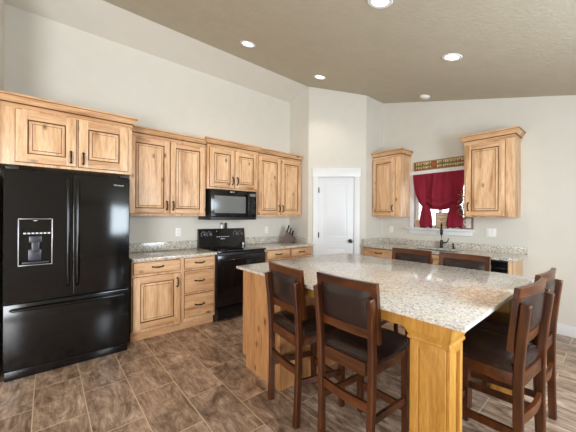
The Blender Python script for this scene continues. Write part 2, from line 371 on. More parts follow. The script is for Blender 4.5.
# windows behind the camera: first one reflected, other two added to admit fill light
def far_window(n, loc, rz, wdt, z0, z1, bars):
    o = bpy.data.objects.new('window_%d' % n, None); COL.objects.link(o); o.location = loc; o.rotation_euler = (0, 0, rz); struct(o)
    m = MB()
    for x0, x1, a, b_ in ((0, .06, z0, z1), (wdt - .06, wdt, z0, z1), (0, wdt, z0, z0 + .06), (0, wdt, z1 - .06, z1)): m.box(x0, x1, -.10, -.03, a, b_)
    for k in range(1, bars): m.box(wdt * k / bars - .025, wdt * k / bars + .025, -.10, -.03, z0, z1)
    m.build('window_frame', WHITE, o); MB().box(.05, wdt - .05, -.07, -.064, z0 + .05, z1 - .05).build('pane', GLASS, o)
far_window(2, (1.5, YB, 0), 0, 1.4, .86, 2.25, 2)
far_window(3, (-3.2, YB, 0), 0, 1.8, 0.0, 2.12, 2)
far_window(4, (XF, 1.8, 0), R(-90), 2.4, .85, 2.15, 3)

# ------------------------------------------------------------------ cabinets (local frame: front faces -y, back at y = 0)
def crown(w, d, z0, h, oh, parent, left=None, right=None, mats=None):
    """left / right: y where the return ends (None = no return)"""
    prof = [(0.0, 0), (.004, .004), (.004, h * .30), (oh * .35, h * .38), (oh * .55, h * .52), (oh * .9, h * .80), (oh, h * .84), (oh, h)]
    m = MB(); rows = []
    for o, z in prof:
        row = []
        if left is not None: row.append((-o, left, z0 + z))
        row.append((-o if left is not None else 0, -d - o, z0 + z)); row.append((w + (o if right is not None else 0), -d - o, z0 + z))
        if right is not None: row.append((w + o, right, z0 + z))
        rows.append([m.bm.verts.new(p) for p in row])
    for i in range(len(rows) - 1):
        for k in range(len(rows[0]) - 1):
            m.bm.faces.new((rows[i][k], rows[i][k + 1], rows[i + 1][k + 1], rows[i + 1][k])).material_index = 1 if i in (2, 5) else 0
    lastz = z0 + h
    m.box(-(oh - .002 if left is not None else 0), w + (oh - .002 if right is not None else 0), -d - oh + .002, -d + .0, lastz - .014, lastz - .0004)
    m.box(0, w, -d, -.002, lastz - .03, lastz - .012)
    m.box(0, w, -d, -d + .02, z0, lastz - .02); m.box(0, .018, -d, -.002, z0, lastz - .02); m.box(w - .018, w, -d, -.002, z0, lastz - .02)
    return m.build('crown_molding', mats or [ALDERX, GLAZE], parent, fix=True)

def pull_v(parent, x, y, z, ln=.10):
    h = ln / 2
    m = MB(); m.tube([(x, y, z - h), (x, y - .022, z - h * .9), (x, y - .03, z - h * .4), (x, y - .032, z), (x, y - .03, z + h * .4), (x, y - .022, z + h * .9), (x, y, z + h)], [.007, .0065, .0075, .0085, .0075, .0065, .007], 8)
    m.lathe([(.011, 0), (.011, .004), (.006, .006)], (x, y, z - h), (0, -1, 0), 10); m.lathe([(.011, 0), (.011, .004), (.006, .006)], (x, y, z + h), (0, -1, 0), 10)
    return m.build('handle', BRONZE, parent)
def pull_h(parent, x, y, z, ln=.11):
    h = ln / 2
    m = MB(); m.tube([(x - h, y, z), (x - h * .9, y - .022, z), (x - h * .4, y - .03, z - .003), (x, y - .032, z - .004), (x + h * .4, y - .03, z - .003), (x + h * .9, y - .022, z), (x + h, y, z)], [.007, .0065, .0075, .0085, .0075, .0065, .007], 8)
    m.lathe([(.011, 0), (.011, .004), (.006, .006)], (x - h, y, z), (0, -1, 0), 10); m.lathe([(.011, 0), (.011, .004), (.006, .006)], (x + h, y, z), (0, -1, 0), 10)
    return m.build('handle', BRONZE, parent)

def panel_door(parent, x0, x1, z0, z1, d, side=None, hz=None, fr=.062):
    """raised panel door on the face at y=-d; side 'l'/'r' places the pull"""
    t = .021; y0, y1 = -d - t, -d - .001
    m = MB()
    m.box(x0, x0 + fr, y0, y1, z0, z1, 0, .003); m.box(x1 - fr, x1, y0, y1, z0, z1, 0, .003); m.box(x0 - .004, x1 + .004, -d - .004, -d - .0008, z0 - .004, z1 + .004, 2)  # thin dark backing sheet: glaze residue plus painted gap shade round the door
    m.box(x0 + fr, x1 - fr, y0, y1, z0, z0 + fr, 1, .003); m.box(x0 + fr, x1 - fr, y0, y1, z1 - fr, z1, 1, .003)
    # glazed sticking: sloped dark bead round the opening and the recess behind it
    a0, a1, b0, b1 = x0 + fr, x1 - fr, z0 + fr, z1 - fr; g = .008
    m.box(a0, a1, -d - .009, -d - .004, b0, b1, 2)
    def bead(P, Q): m.hexa([P[0], P[1], P[2]], [Q[0], Q[1], Q[2]], 2)
    yf, yb = y0 + .003, -d - .008
    bead([(a0, yf, b0), (a0 + g, yb, b0), (a0, yb, b0)], [(a0, yf, b1), (a0 + g, yb, b1), (a0, yb, b1)])
    bead([(a1, yf, b0), (a1, yb, b0), (a1 - g, yb, b0)], [(a1, yf, b1), (a1, yb, b1), (a1 - g, yb, b1)])
    bead([(a0, yf, b0), (a0, yb, b0), (a0, yb, b0 + g)], [(a1, yf, b0), (a1, yb, b0), (a1, yb, b0 + g)])
    bead([(a0, yf, b1), (a0, yb, b1 - g), (a0, yb, b1)], [(a1, yf, b1), (a1, yb, b1 - g), (a1, yb, b1)])
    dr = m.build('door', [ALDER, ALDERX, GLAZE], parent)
    e0, e1, h0, h1 = a0 + g + .002, a1 - g - .002, b0 + g + .002, b1 - g - .002
    p = MB(); rows = []
    for k, yy in ((0, .010), (.021, .0155), (.025, .0155), (.026, .019)):
        rows.append([p.bm.verts.new(q) for q in ((e0 + k, -d - yy, h0 + k), (e1 - k, -d - yy, h0 + k), (e1 - k, -d - yy, h1 - k), (e0 + k, -d - yy, h1 - k))])
    for i_ in range(3):
        for k in range(4): p.bm.faces.new((rows[i_][k], rows[i_][(k + 1) % 4], rows[i_ + 1][(k + 1) % 4], rows[i_ + 1][k])).material_index = 0 if i_ == 0 else 1
    p.bm.faces.new(rows[3]); p.bm.faces.new(rows[0][::-1])
    p.build('raised_panel', [ALDER, GLAZE], dr, smooth=False)
    if side:
        pull_v(dr, x0 + fr * .5 if side == 'l' else x1 - fr * .5, y0, hz)
    return dr
def drawer(parent, x0, x1, z0, z1, d, handle=True):
    t = .021; m = MB(); m.box(x0, x1, -d - t, -d - .001, z0, z1, 0, .005, 2, 1)
    dr = m.build('drawer', [ALDERX, GLAZE], parent)
    if handle: pull_h(dr, (x0 + x1) / 2, -d - t, (z0 + z1) / 2 + .005)
    return dr
def carcass(parent, w, d, z0, z1, name='body', mats=None):
    m = MB(); m.box(.0, w, -d + .019, -.002, z0 + .001, z1, 0)
    m.box(0, w, -d, -d + .019, z0, z1, 0, .002)
    return m.build(name, mats or ALDER, parent)

def upper(name, label, x0, x1, zb, zbody, ztop, d, doors, left=None, right=None, loc=None, rz=0, hz=None, stile=.03, oh=.05, fr=.062, cat='cabinet', doorgap=.014, zdoor=None):
    w = x1 - x0
    t = thing(name, label, cat, loc or (x0, W, 0), rz)
    carcass(t, w, d, zb, zbody)
    crown(w, d, zbody - .0, ztop - zbody, oh, t, left, right)
    a, b_ = stile, w - stile
    zd0, zd1 = zb + .028, zbody - .012
    if doors == 2:
        mid = w / 2
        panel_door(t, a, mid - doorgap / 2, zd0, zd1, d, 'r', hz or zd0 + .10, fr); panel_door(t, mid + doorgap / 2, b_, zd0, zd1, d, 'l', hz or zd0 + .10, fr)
    return t

# over the refrigerator: deep, with a filler stile at the left
t = thing('wall_cabinet', 'wide two-door knotty alder cabinet above the black refrigerator', 'cabinet', (-.334, W, 0))
carcass(t, 1.017, .615, 1.808, 2.305)
crown(1.017, .615, 2.300, .108, .048, t, None, -.43)
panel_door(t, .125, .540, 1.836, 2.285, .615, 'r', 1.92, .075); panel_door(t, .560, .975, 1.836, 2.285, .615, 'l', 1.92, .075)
upper('wall_cabinet', 'tall two-door knotty alder wall cabinet between the refrigerator and microwave', .690, 1.634, 1.374, 2.305, 2.412, .33, 2, None, None, stile=.022)
t = upper('wall_cabinet', 'short two-door knotty alder wall cabinet directly above the black microwave', 1.638, 2.458, 1.748, 2.318, 2.436, .375, 2, -.375, -.375, oh=.042, stile=.03)
upper('wall_cabinet', 'tall two-door knotty alder wall cabinet between the microwave and corner pantry', 2.462, 3.400, 1.374, 2.325, 2.434, .33, 2, None, None, stile=.022)
# the window wall: local x runs toward the viewer (world -y)
t = thing('wall_cabinet', 'single-door knotty alder wall cabinet left of the red curtained window', 'cabinet', (LX, 2.806, 0), R(-90))
carcass(t, .515, .33, 1.380, 2.36); crown(.515, .33, 2.355, .115, .05, t, None, -.004)
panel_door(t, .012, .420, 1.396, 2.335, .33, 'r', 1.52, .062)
t = thing('wall_cabinet', 'single-door knotty alder wall cabinet right of the red curtained window', 'cabinet', (LX, 1.384, 0), R(-90))
carcass(t, .545, .33, 1.380, 2.36); crown(.545, .33, 2.355, .115, .05, t, -.004, -.004)
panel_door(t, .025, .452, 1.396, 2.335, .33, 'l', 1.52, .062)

# base cabinets on the back wall
def base(name, label, x0, w, loc=None, rz=0, toe=True):
    t = thing(name, label, 'cabinet', loc or (x0, W, 0), rz)
    carcass(t, w, .60, .105, .883)
    MB().box(0, w, -.545, -.525, 0, .105).build('toe_kick', ALDERX, t)
    return t
t = base('base_cabinet', 'knotty alder base cabinet with one drawer above one door, beside the refrigerator', .690, .535)
drawer(t, .012, .510, .735, .868, .60)
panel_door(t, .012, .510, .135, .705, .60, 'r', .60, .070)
t = base('drawer_cabinet', 'knotty alder base cabinet with three stacked drawers beside the black range', 1.225, .425)
drawer(t, .022, .405, .735, .868, .60); drawer(t, .022, .405, .445, .715, .60); drawer(t, .022, .405, .150, .425, .60)
t = base('base_cabinet', 'knotty alder base cabinet with two side-by-side drawers between range and pantry', 2.425, .985)
drawer(t, .035, .480, .735, .868, .60); drawer(t, .505, .955, .735, .868, .60)
panel_door(t, .035, .480, .135, .705, .60, 'r', .60, .070); panel_door(t, .505, .955, .135, .705, .60, 'l', .60, .070)

def countertop(name, label, build, splash):
    o = MB(); build(o); c = o.build(name, GRANITE); tag(c, label, 'countertop')
    s_ = MB(); splash(s_); s_.build('backsplash', GRANITE, c); return c
countertop('countertop', 'speckled granite countertop on the drawers between refrigerator and range',
           lambda m: m.box(.686, 1.653, W - .648, W - .001, .884, .914, 0, .005), lambda m: m.box(.686, 1.653, W - .021, W - .001, .914, 1.025, 0, .003))
countertop('countertop', 'speckled granite countertop under the knife block, right of the range',
           lambda m: m.box(2.423, 3.413, W - .648, W - .001, .884, .914, 0, .005), lambda m: m.box(2.423, 3.396, W - .021, W - .001, .914, 1.025, 0, .003).box(3.398, 3.418, 3.52, W - .001, .914, 1.025, 0, .003))

# window wall base run: local x toward the viewer, origin at (LX, 2.80)
YO = 2.80
t = base('base_cabinet', 'knotty alder base cabinet with a drawer, left end of the sink counter', 0, .60, (LX, YO, 0), R(-90))
drawer(t, .025, .575, .735, .868, .60); panel_door(t, .025, .575, .135, .705, .60, 'r', .60, .07)
t = thing('sink_cabinet', 'knotty alder sink cabinet under the bronze faucet', 'cabinet', (LX, YO - .604, 0), R(-90))
m = MB(); m.box(0, .812, -.60, -.581, .105, .883, 0, .002); m.box(0, .018, -.581, -.002, .105, .883); m.box(.794, .812, -.581, -.002, .105, .883); m.box(.018, .794, -.581, -.002, .105, .125)
m.build('body', ALDER, t); MB().box(0, .812, -.545, -.525, 0, .105).build('toe_kick', ALDERX, t)
drawer(t, .02, .79, .735, .868, .60, False); panel_door(t, .02, .395, .135, .705, .60, 'r', .60, .07); panel_door(t, .415, .79, .135, .705, .60, 'l', .60, .07)
# dishwasher
t = thing('dishwasher', 'black dishwasher under the right end of the sink counter', 'dishwasher', (LX, YO - 1.42, 0), R(-90))
MB().box(.003, .537, -.57, -.01, .10, .875).box(.03, .51, -.50, -.05, 0, .10).build('body', BLACKM, t)
d_ = MB().box(.004, .536, -.62, -.571, .12, .76, 0, .006).build('door', BLACK, t)
MB().box(.004, .536, -.615, -.571, .765, .872, 0, .006).build('control_panel', BLACK, t)
MB().tube([(.05, -.62, .72), (.06, -.65, .72), (.27, -.655, .72), (.48, -.65, .72), (.49, -.62, .72)], .010).build('handle', BLACK, d_)
t = MB().box(.0, .022, -.62, -.002, 0, .883, 0, .002).build('end_panel', ALDER); t.location = (LX, YO - 1.962, 0); t.rotation_euler = (0, 0, R(-90))
tag(t, 'pale alder end panel closing the right end of the sink counter run', 'panel')
# counter with a sink cut-out and a rounded free end
SX0, SX1, SY0, SY1 = LX - .53, LX - .14, 1.42, 2.10
def wcount(m):
    y0, y1, x0, x1 = .765, YO + .0, LX - .648, LX - .001
    m.box(x0, SX0, SY0, y1, .884, .914); m.box(SX1, x1, SY0, y1, .884, .914); m.box(SX0, SX1, SY1, y1, .884, .914)
    r = .10; pts = [(x0, SY0)] + [(x0 + r - r * math.cos(a), y0 + r - r * math.sin(a)) for a in [R(9 * k) for k in range(11)]] + [(x1, y0), (x1, SY0)]
    m.prism(pts, 'z', .884, .914)
countertop('countertop', 'speckled granite sink countertop along the window wall', wcount,
           lambda m: m.box(LX - .021, LX - .001, .765, YO, .914, 1.005, 0, .003).box(LX - .60, LX - .0215, YO - .012, YO + .008, .9145, 1.005, 0, .003))
t = thing('kitchen_sink', 'steel undermount sink in the counter below the window', 'sink', ((SX0 + SX1) / 2, (SY0 + SY1) / 2, .884))
hx, hy = (SX1 - SX0) / 2 + .012, (SY1 - SY0) / 2 + .012
m = MB(); m.box(-hx, hx, -hy, hy, -.20, -.19)
for a in ((-hx, -hx + .01, -hy, hy), (hx - .01, hx, -hy, hy), (-hx, hx, -hy, -hy + .01), (-hx, hx, hy - .01, hy)): m.box(a[0], a[1], a[2], a[3], -.19, -.001)
m.build('basin', STEEL, t); MB().lathe([(.04, 0), (.04, .004), (.02, .005)], (0, 0, -.19)).build('drain', SILVER, t)
# faucet
t = thing('kitchen_faucet', 'dark bronze pull-down faucet standing in front of the window', 'faucet', (LX - .085, 1.765, .914), R(21))
MB().lathe([(.03, 0), (.03, .006), (.022, .012), (.020, .10), (.016, .12)]).build('base', BRONZE, t)
MB().tube([(0, 0, .10), (0, 0, .28), (-.01, 0, .33), (-.05, 0, .36), (-.10, 0, .365), (-.15, 0, .34), (-.165, 0, .29)], .0125, 10).build('spout', BRONZE, t)
MB().lathe([(.012, 0), (.018, .01), (.019, .07), (.015, .085)], (-.166, 0, .205)).build('spray_head', BRONZE, t)
MB().tube([(0, -.012, .07), (0, -.05, .085), (0, -.075, .09)], .010).tube([(0, -.07, .085), (-.0, -.088, .12), (0, -.092, .15)], .007).build('lever', BRONZE, t)
t = thing('soap_dispenser', 'small dark bronze soap pump right of the faucet', 'soap dispenser', (LX - .085, 1.60, .914))
MB().lathe([(.02, 0), (.02, .005), (.012, .01), (.012, .04), (.007, .045), (.007, .06)]).build('base', BRONZE, t)
MB().lathe([(.014, 0), (.014, .014), (.01, .018)], (0, 0, .06)).tube([(0, 0, .068), (-.05, 0, .066)], .006).build('pump', BRONZE, t)

# ------------------------------------------------------------------ refrigerator
FX0, FX1, FY = -.272, .642, 3.255
t = thing('refrigerator', 'black french-door refrigerator with ice dispenser and bottom freezer', 'refrigerator', (FX0, FY, 0))
FW = FX1 - FX0
MB().box(.004, FW - .004, .066, .715, .03, 1.755, 0, .004).build('body', BLACKM, t)
MB().box(.01, FW - .01, .02, .10, .0, .075, 0, .004).build('kick_grille', BLACK, t)
sp = .178 - FX0
dl = MB()
dx0, dx1, dz0, dz1 = .092, .306, .950, 1.342         # dispenser opening
def slab(m, x0, x1, z0, z1, curve=.012):
    pass
for x0, x1, z0, z1 in ((.002, dx0, .645, 1.752), (dx1, sp - .003, .645, 1.752), (dx0, dx1, .645, dz0), (dx0, dx1, dz1, 1.752)):
    dl.box(x0, x1, 0, .062, z0, z1, 0)
dlo = dl.build('left_door', BLACK, t)
MB().box(sp + .003, FW - .002, 0, .062, .645, 1.752, 0, .008).build('right_door', BLACK, t)
fz = MB().box(.002, FW - .002, 0, .062, .085, .632, 0, .008).build('freezer_drawer', BLACK, t)
for x in (sp - .034, sp + .034):
    m = MB(); m.tube([(x, .0, .74), (x, -.03, .76), (x, -.047, .85), (x, -.052, 1.2), (x, -.047, 1.58), (x, -.03, 1.68), (x, 0, 1.70)], .014, 10)
    m.build('door_handle', BLACK, t)
m = MB(); m.tube([(.05, 0, .585), (.06, -.035, .588), (.2, -.05, .59), (FW / 2, -.054, .59), (FW - .2, -.05, .59), (FW - .06, -.035, .588), (FW - .05, 0, .585)], .013, 10); m.build('freezer_handle', BLACK, fz)
for x in (.01, FW - .09): MB().box(x, x + .08, .005, .10, 1.755, 1.782, 0, .006).build('hinge_cap', BLACKM, t)
dp = MB()
r_ = .003
for a in ((dx0 - .004, dx0 + r_, dz0 - .004, dz1 + .004), (dx1 - r_, dx1 + .004, dz0 - .004, dz1 + .004), (dx0, dx1, dz0 - .004, dz0 + r_), (dx0, dx1, dz1 - r_, dz1 + .004)): dp.box(a[0], a[1], -.006, .0, a[2], a[3], 0, .002)
dpo = dp.build('dispenser_frame', SILVER, dlo)
MB().box(dx0 + .008, dx1 - .008, -.002, .06, 1.205, dz1 - .008).build('dispenser_panel', CERAM, dpo)
pr = MB()
for k in range(7): pr.box(dx0 + .028 + k * .026, dx0 + .046 + k * .026, -.0032, -.0018, 1.214, 1.226)
pr.box(.184, .208, -.0032, -.0018, 1.325, 1.331); pr.build('dispenser_buttons', PRINT, dpo)
MB().box(dx0, dx1, .056, .064, dz0, 1.205).box(dx0, dx1, .0, .056, dz0 + .003, dz0 + .012).build('dispenser_recess', BLACK, dpo)
MB().box(dx0 + .02, dx1 - .02, -.004, .05, dz0 + .012, dz0 + .026, 0, .003).build('drip_tray', DARKGREY, dpo)
MB().box(.155, .238, .012, .05, 1.14, 1.195, 0, .006).box(.150, .235, .036, .054, dz0 + .03, 1.08, 0, .008).box(.172, .222, .018, .05, 1.06, 1.145, 0, .006).build('dispenser_paddle', DARKGREY, dpo)

def text_mesh(name, body, size, mat, parent, loc, rot, depth=.0006):
    cu = bpy.data.curves.new(name, 'FONT'); cu.body = body; cu.size = size; cu.align_x = 'CENTER'; cu.align_y = 'CENTER'; cu.extrude = depth
    o = bpy.data.objects.new(name + '_curve', cu); COL.objects.link(o)
    me = bpy.data.meshes.new_from_object(o.evaluated_get(bpy.context.evaluated_depsgraph_get())); me.name = name
    bpy.data.objects.remove(o); bpy.data.curves.remove(cu)
    me.materials.clear(); me.materials.append(mat)
    q = bpy.data.objects.new(name, me); COL.objects.link(q); q.parent = parent; q.location = loc; q.rotation_euler = rot
    return q
text_mesh('logo', 'Whirlpool', .020, PRINT, t, (FW - .100, -.0008, 1.675), (R(90), 0, 0))

# ------------------------------------------------------------------ microwave
t = thing('microwave', 'black over-the-range microwave under the short wall cabinet', 'microwave', (1.668, W, 1.322)); t.scale = (.975, 1, 1)
MB().box(0, .754, -.385, -.01, 0, .424, 0, .004).build('body', BLACKM, t)
d_ = MB().box(.002, .575, -.425, -.386, .045, .422, 0, .008).build('door', BLACK, t)
MB().box(.052, .558, -.4275, -.42, .095, .335, 0, .004).build('window', GREYGL, d_)
MB().tube([(.588, -.42, .07), (.588, -.452, .09), (.588, -.462, .22), (.588, -.452, .36), (.588, -.42, .38)], .014, 10).build('handle', BLACKM, d_)
cp_ = MB().box(.605, .752, -.425, -.386, .045, .422, 0, .006).build('control_panel', BLACK, t)
MB().box(.625, .735, -.4268, -.4245, .345, .385).build('display', GREYGL, cp_)
m = MB()
for i in range(5):
    for j in range(3): m.box(.632 + j * .036, .654 + j * .036, -.4262, -.4245, .095 + i * .046, .115 + i * .046)
m.build('keypad', BLACKM, cp_)
MB().box(.002, .752, -.418, -.386, .002, .042, 0, .004).build('vent_grille', BLACKM, t)
MB().box(.30, .37, -.4268, -.4245, .385, .402, 0, .0008).build('badge', SILVER, d_)

# ------------------------------------------------------------------ range
t = thing('kitchen_range', 'black electric range with glass cooktop and control backguard', 'stove', (1.657, W, 0))
RW = .762
MB().box(0, RW, -.615, -.03, .03, .893, 0, .004).box(.03, RW - .03, -.56, -.06, 0, .03).build('body', BLACKM, t)
ct = MB().box(-.0, RW, -.655, -.075, .894, .918, 0, .006).build('cooktop', CERAM, t)
for x, y, r in ((.19, -.50, .105), (.57, -.50, .085), (.19, -.22, .08), (.57, -.22, .105)):
    m = MB()
    n_ = 40; ri, ro = r - .004, r
    vs = [[m.bm.verts.new((x + q * math.cos(2 * math.pi * k / n_), y + q * math.sin(2 * math.pi * k / n_), .9186)) for k in range(n_)] for q in (ri, ro)]
    for k in range(n_): m.bm.faces.new((vs[0][k], vs[0][(k + 1) % n_], vs[1][(k + 1) % n_], vs[1][k]))
    m.build('burner_ring', DARKGREY, ct)
bg = MB(); bg.prism([(-.085, .905), (-.012, .905), (-.012, 1.185), (-.045, 1.185), (-.07, 1.0)], 'x', 0, RW); bgo = bg.build('backguard', BLACK, t)
sl = Vector((0, -.185, -.025 * -1)).normalized()
def bgp(z): return -.07 + (.025) * (z - 1.0) / .185
for x in (.075, .165, RW - .165, RW - .075):
    zk = 1.105; nrm = (0, -.99, .13)
    k_ = MB().lathe([(.030, 0), (.030, .006), (.024, .010), (.021, .026), (.016, .028)], (x, bgp(zk) - .0005, zk), nrm, 20).build('control_knob', BLACKM, bgo)
    mk = MB()
    for q in range(9):
        a = R(-130 + 32 * q); mk.box(x + .039 * math.sin(a) - .0035, x + .039 * math.sin(a) + .0035, bgp(zk + .039 * math.cos(a)) - .0018, bgp(zk + .039 * math.cos(a)) - .0002, zk + .039 * math.cos(a) - .0035, zk + .039 * math.cos(a) + .0035)
    mk.box(x - .003, x + .003, bgp(zk) - .030, bgp(zk) - .0262, zk - .012, zk + .012)
    mk.build('dial_marks', PRINT, k_)
m = MB(); m.box(.285, .475, -.062, -.05, 1.115, 1.155); dso = m.build('display', GREYGL, bgo) if False else m.build('display', CERAM, bgo)
m = MB()
for i in range(2):
    for j in range(6): m.box(.275 + j * .036, .296 + j * .036, bgp(1.06 + .045 * i) - .0018, bgp(1.06 + .045 * i) - .0003, 1.058 + .085 * i, 1.068 + .085 * i)
m.box(.34, .41, bgp(1.03) - .0018, bgp(1.03) - .0002, 1.026, 1.036); m.build('panel_print', PRINT, bgo)
od = MB().box(.004, RW - .004, -.650, -.616, .205, .862, 0, .008).build('oven_door', BLACK, t)
MB().box(.09, RW - .09, -.6525, -.648, .36, .71, 0, .004).build('window', CERAM, od)
MB().tube([(.04, -.65, .805), (.05, -.685, .807), (.2, -.70, .808), (RW / 2, -.702, .808), (RW - .2, -.70, .808), (RW - .05, -.685, .807), (RW - .04, -.65, .805)], .014, 10).build('handle', BLACK, od)
MB().box(.004, RW - .004, -.645, -.616, .035, .195, 0, .008).build('storage_drawer', BLACK, t)

def shaker(name, label, x, y, z, mat, cap, h=.085, r=.02, cat='shaker'):
    o = thing(name, label, cat, (x, y, z))
    MB().lathe([(r * .9, 0), (r, .004), (r * .92, h * .55), (r * .8, h * .7)], seg=16).build('body', mat, o)
    MB().lathe([(r * .85, h * .70), (r * .85, h * .88), (r * .55, h), (.002, h * 1.02)], seg=16).build('cap', cap, o); return o
shaker('salt_shaker', 'white salt shaker on top of the range backguard', 2.05 - .02, W - .028, 1.185, PLATE, SILVER)
shaker('pepper_shaker', 'black pepper shaker on top of the range backguard', 2.10, W - .028, 1.185, BLACKM, BLACKM)
shaker('spice_jar', 'small white jar standing at the right rear of the cooktop', 2.36, W - .115, .919, PLATE, PLATE, .045, .017, 'jar')

# wall plates
def plate(name, label, loc, rz, wd, gang, kind):
    o = thing(name, label, 'outlet' if kind == 'o' else 'light switch', loc, rz)
    MB().box(-wd / 2, wd / 2, -.007, -.0003, -.058, .058, 0, .003).build('cover_plate', PLATE, o)
    for g in range(gang):
        xx = (g - (gang - 1) / 2) * .046
        if kind == 'o':
            for zz in (-.022, .022):
                s_ = MB().box(xx - .015, xx + .015, -.0085, -.007, zz - .015, zz + .015, 0, .0005).build('receptacle', PLATE, o)
                MB().box(xx - .008, xx - .005, -.0092, -.0084, zz - .006, zz + .006).box(xx + .005, xx + .008, -.0092, -.0084, zz - .006, zz + .006).build('slot', SLOT, s_)
        else:
            MB().box(xx - .016, xx + .016, -.0095, -.007, -.034, .034, 0, .001).build('rocker', PLATE, o)
plate('wall_outlet', 'white outlet plate on the wall left of the range', (1.385, W, 1.150), 0, .072, 1, 'o')
plate('wall_outlet', 'white outlet plate on the wall right of the range', (2.90, W, 1.140), 0, .072, 1, 'o')
plate('wall_outlet', 'white outlet plate on the wall between pantry and sink window', (LX, 2.640, 1.160), R(-90), .072, 1, 'o')
plate('light_switch', 'wide white switch plate on the wall right of the sink window', (LX, 1.158, 1.172), R(-90), .118, 2, 's')

# knife block and its knives
KB = thing('knife_block', 'dark reddish wooden knife block in the counter corner by the pantry', 'knife block', (3.235, 3.80, .914), R(48)); KB.scale = (1.4, 1.1, 1.0)
dv = Vector((0, -.26, .966)).normalized(); KW = wood('reddish_block_wood', (88, 48, 32), (70, 36, 24), (48, 24, 16), 'z', .4, knots=False)
P0, P1 = Vector((0, -.045, 0)), Vector((0, .10, 0)); P2 = P1 + dv * .215; P3 = P0 + dv * .115
MB().prism([(P0.y, P0.z), (P1.y, P1.z), (P2.y, P2.z), (P3.y, P3.z)], 'x', -.06, .06).build('block_body', KW, KB)
MB().box(-.06, .06, -.10, -.046, 0, .085, 0, .004).build('block_foot', KW, KB)
rot = Matrix.Rotation(R(48), 3, 'Z') @ Matrix.Diagonal((1.4, 1.1, 1.0)); base_l = Vector((3.235, 3.80, .914)); kg = 'knives in the knife block'
k0 = None
for row in range(3):
    for q in range(3 if row else 4):
        fr_ = .18 + .32 * row; pp = P3.lerp(P2, fr_); x = (q - (1 if row else 1.5)) * (.036 if row else .026)
        ps = base_l + rot @ Vector((x, pp.y, pp.z)); ang = math.atan2(.26, .966)
        ln = (.075, .095, .11)[row]
        if k0 is None:
            k0 = thing('kitchen_knife', 'black-handled knife slotted into the reddish knife block', 'knife', ps, 0, kg)
            MB().box(-.015, .015, -.011, .011, .004, .105, 0, .004).build('handle', plain('dull_black_handle', (14, 13, 13), .8, spec=.2), k0); MB().box(-.012, .012, -.009, .009, -.0, .006).build('bolster', BLACKM, k0)
            k = k0
        else: k = dup(k0, ps, 0, k0['label'], kg)
        k.rotation_euler = (ang, 0, R(48)); k.scale = (1, 1, ln / .095)

# ------------------------------------------------------------------ curtain, sign and things on the sill
CY1, CY0, CZ1 = 2.215, 1.440, 2.050      # rod from CY1 (left in view) to CY0
cv = thing('window_curtain', 'crimson tie-up balloon curtain hanging in the sink window', 'curtain', (LX - .05, CY1, 0))
CWD = CY1 - CY0; ties = (.275, .83)
MB().tube([(0, .02, CZ1), (0, -CWD - .02, CZ1)], .008).box(-.004, .03, .005, .015, CZ1 - .012, CZ1 + .012).box(-.004, .03, -CWD - .015, -CWD - .005, CZ1 - .012, CZ1 + .012).build('curtain_rod', WHITE, cv)
def hem(u):
    # lower edge: gathered up at the two ties, sagging a little between and beside them
    if u < ties[0]: return 1.53 + .03 * (1 - u / ties[0])
    if u < ties[1]:
        q = (u - ties[0]) / (ties[1] - ties[0]); return 1.535 - .045 * math.sin(math.pi * q) ** .8
    return 1.53 + .05 * (u - ties[1]) / (1 - ties[1])
def cpan(u, v):
    q = u; pull = v ** 1.5
    if u < ties[0]: q = u + (ties[0] - u) * .62 * pull
    elif u > ties[1]: q = u - (u - ties[1]) * .30 * pull
    z = CZ1 + .012 + (hem(u) - CZ1 - .012) * v
    fold = .004 * math.sin(u * 2 * math.pi * 9) * (1 - .5 * v) + .014 * math.sin(u * 2 * math.pi * 3.6 + 1.2) * v - .016 * math.exp(-((u - .43) / .02) ** 2) * (1 - .6 * v)
    near = min(abs(u - t_) for t_ in ties)
    puff = -.075 * math.sin(math.pi * min(1, v * 1.02)) * v * min(1, near / .15)
    mid = ties[0] < u < ties[1]
    swag = -.034 * math.sin((v - .1 * math.cos((u - .52) * 5)) * 34) * max(0, v - .60) * (1.6 if mid else .5)
    return (-.028 + fold + puff + swag - .012 * v, -q * CWD, z)
m = MB(); m.grid(cpan, 72, 30); o = m.build('valance_panel', CURTAIN, cv)
sd = o.modifiers.new('thickness', 'SOLIDIFY'); sd.thickness = .003
for ti, (tu, w0, w1, ln, lean) in enumerate(((ties[0], .11, .20, .33, -.0), (ties[1], .15, .22, .32, .02))):
    def tail(u, v, tu=tu, w0=w0, w1=w1, ln=ln, lean=lean):
        a = 2 * math.pi * u; wv = w0 + (w1 - w0) * math.sin(min(1, v * 1.15) * math.pi / 2) * (1 - .25 * max(0, v - .8) / .2); pl = 1 + .16 * math.sin(a * 7 + v)
        return (-.035 + .028 * pl * math.sin(a) * (1 + .4 * v), -tu * CWD + lean * v + .5 * wv * math.cos(a) * (1 + .05 * math.sin(a * 5)), 1.555 - ln * v - .015 * math.sin(a * 3) * v)
    m = MB(); m.grid(tail, 56, 14); tl = m.build('tail', CURTAIN, cv); sd = tl.modifiers.new('thickness', 'SOLIDIFY'); sd.thickness = .003
    MB().lathe([(.030, 0), (.040, .008), (.040, .032), (.030, .040)], (-.035, -tu * CWD, 1.535)).build('tie_band', CURTAIN, cv)

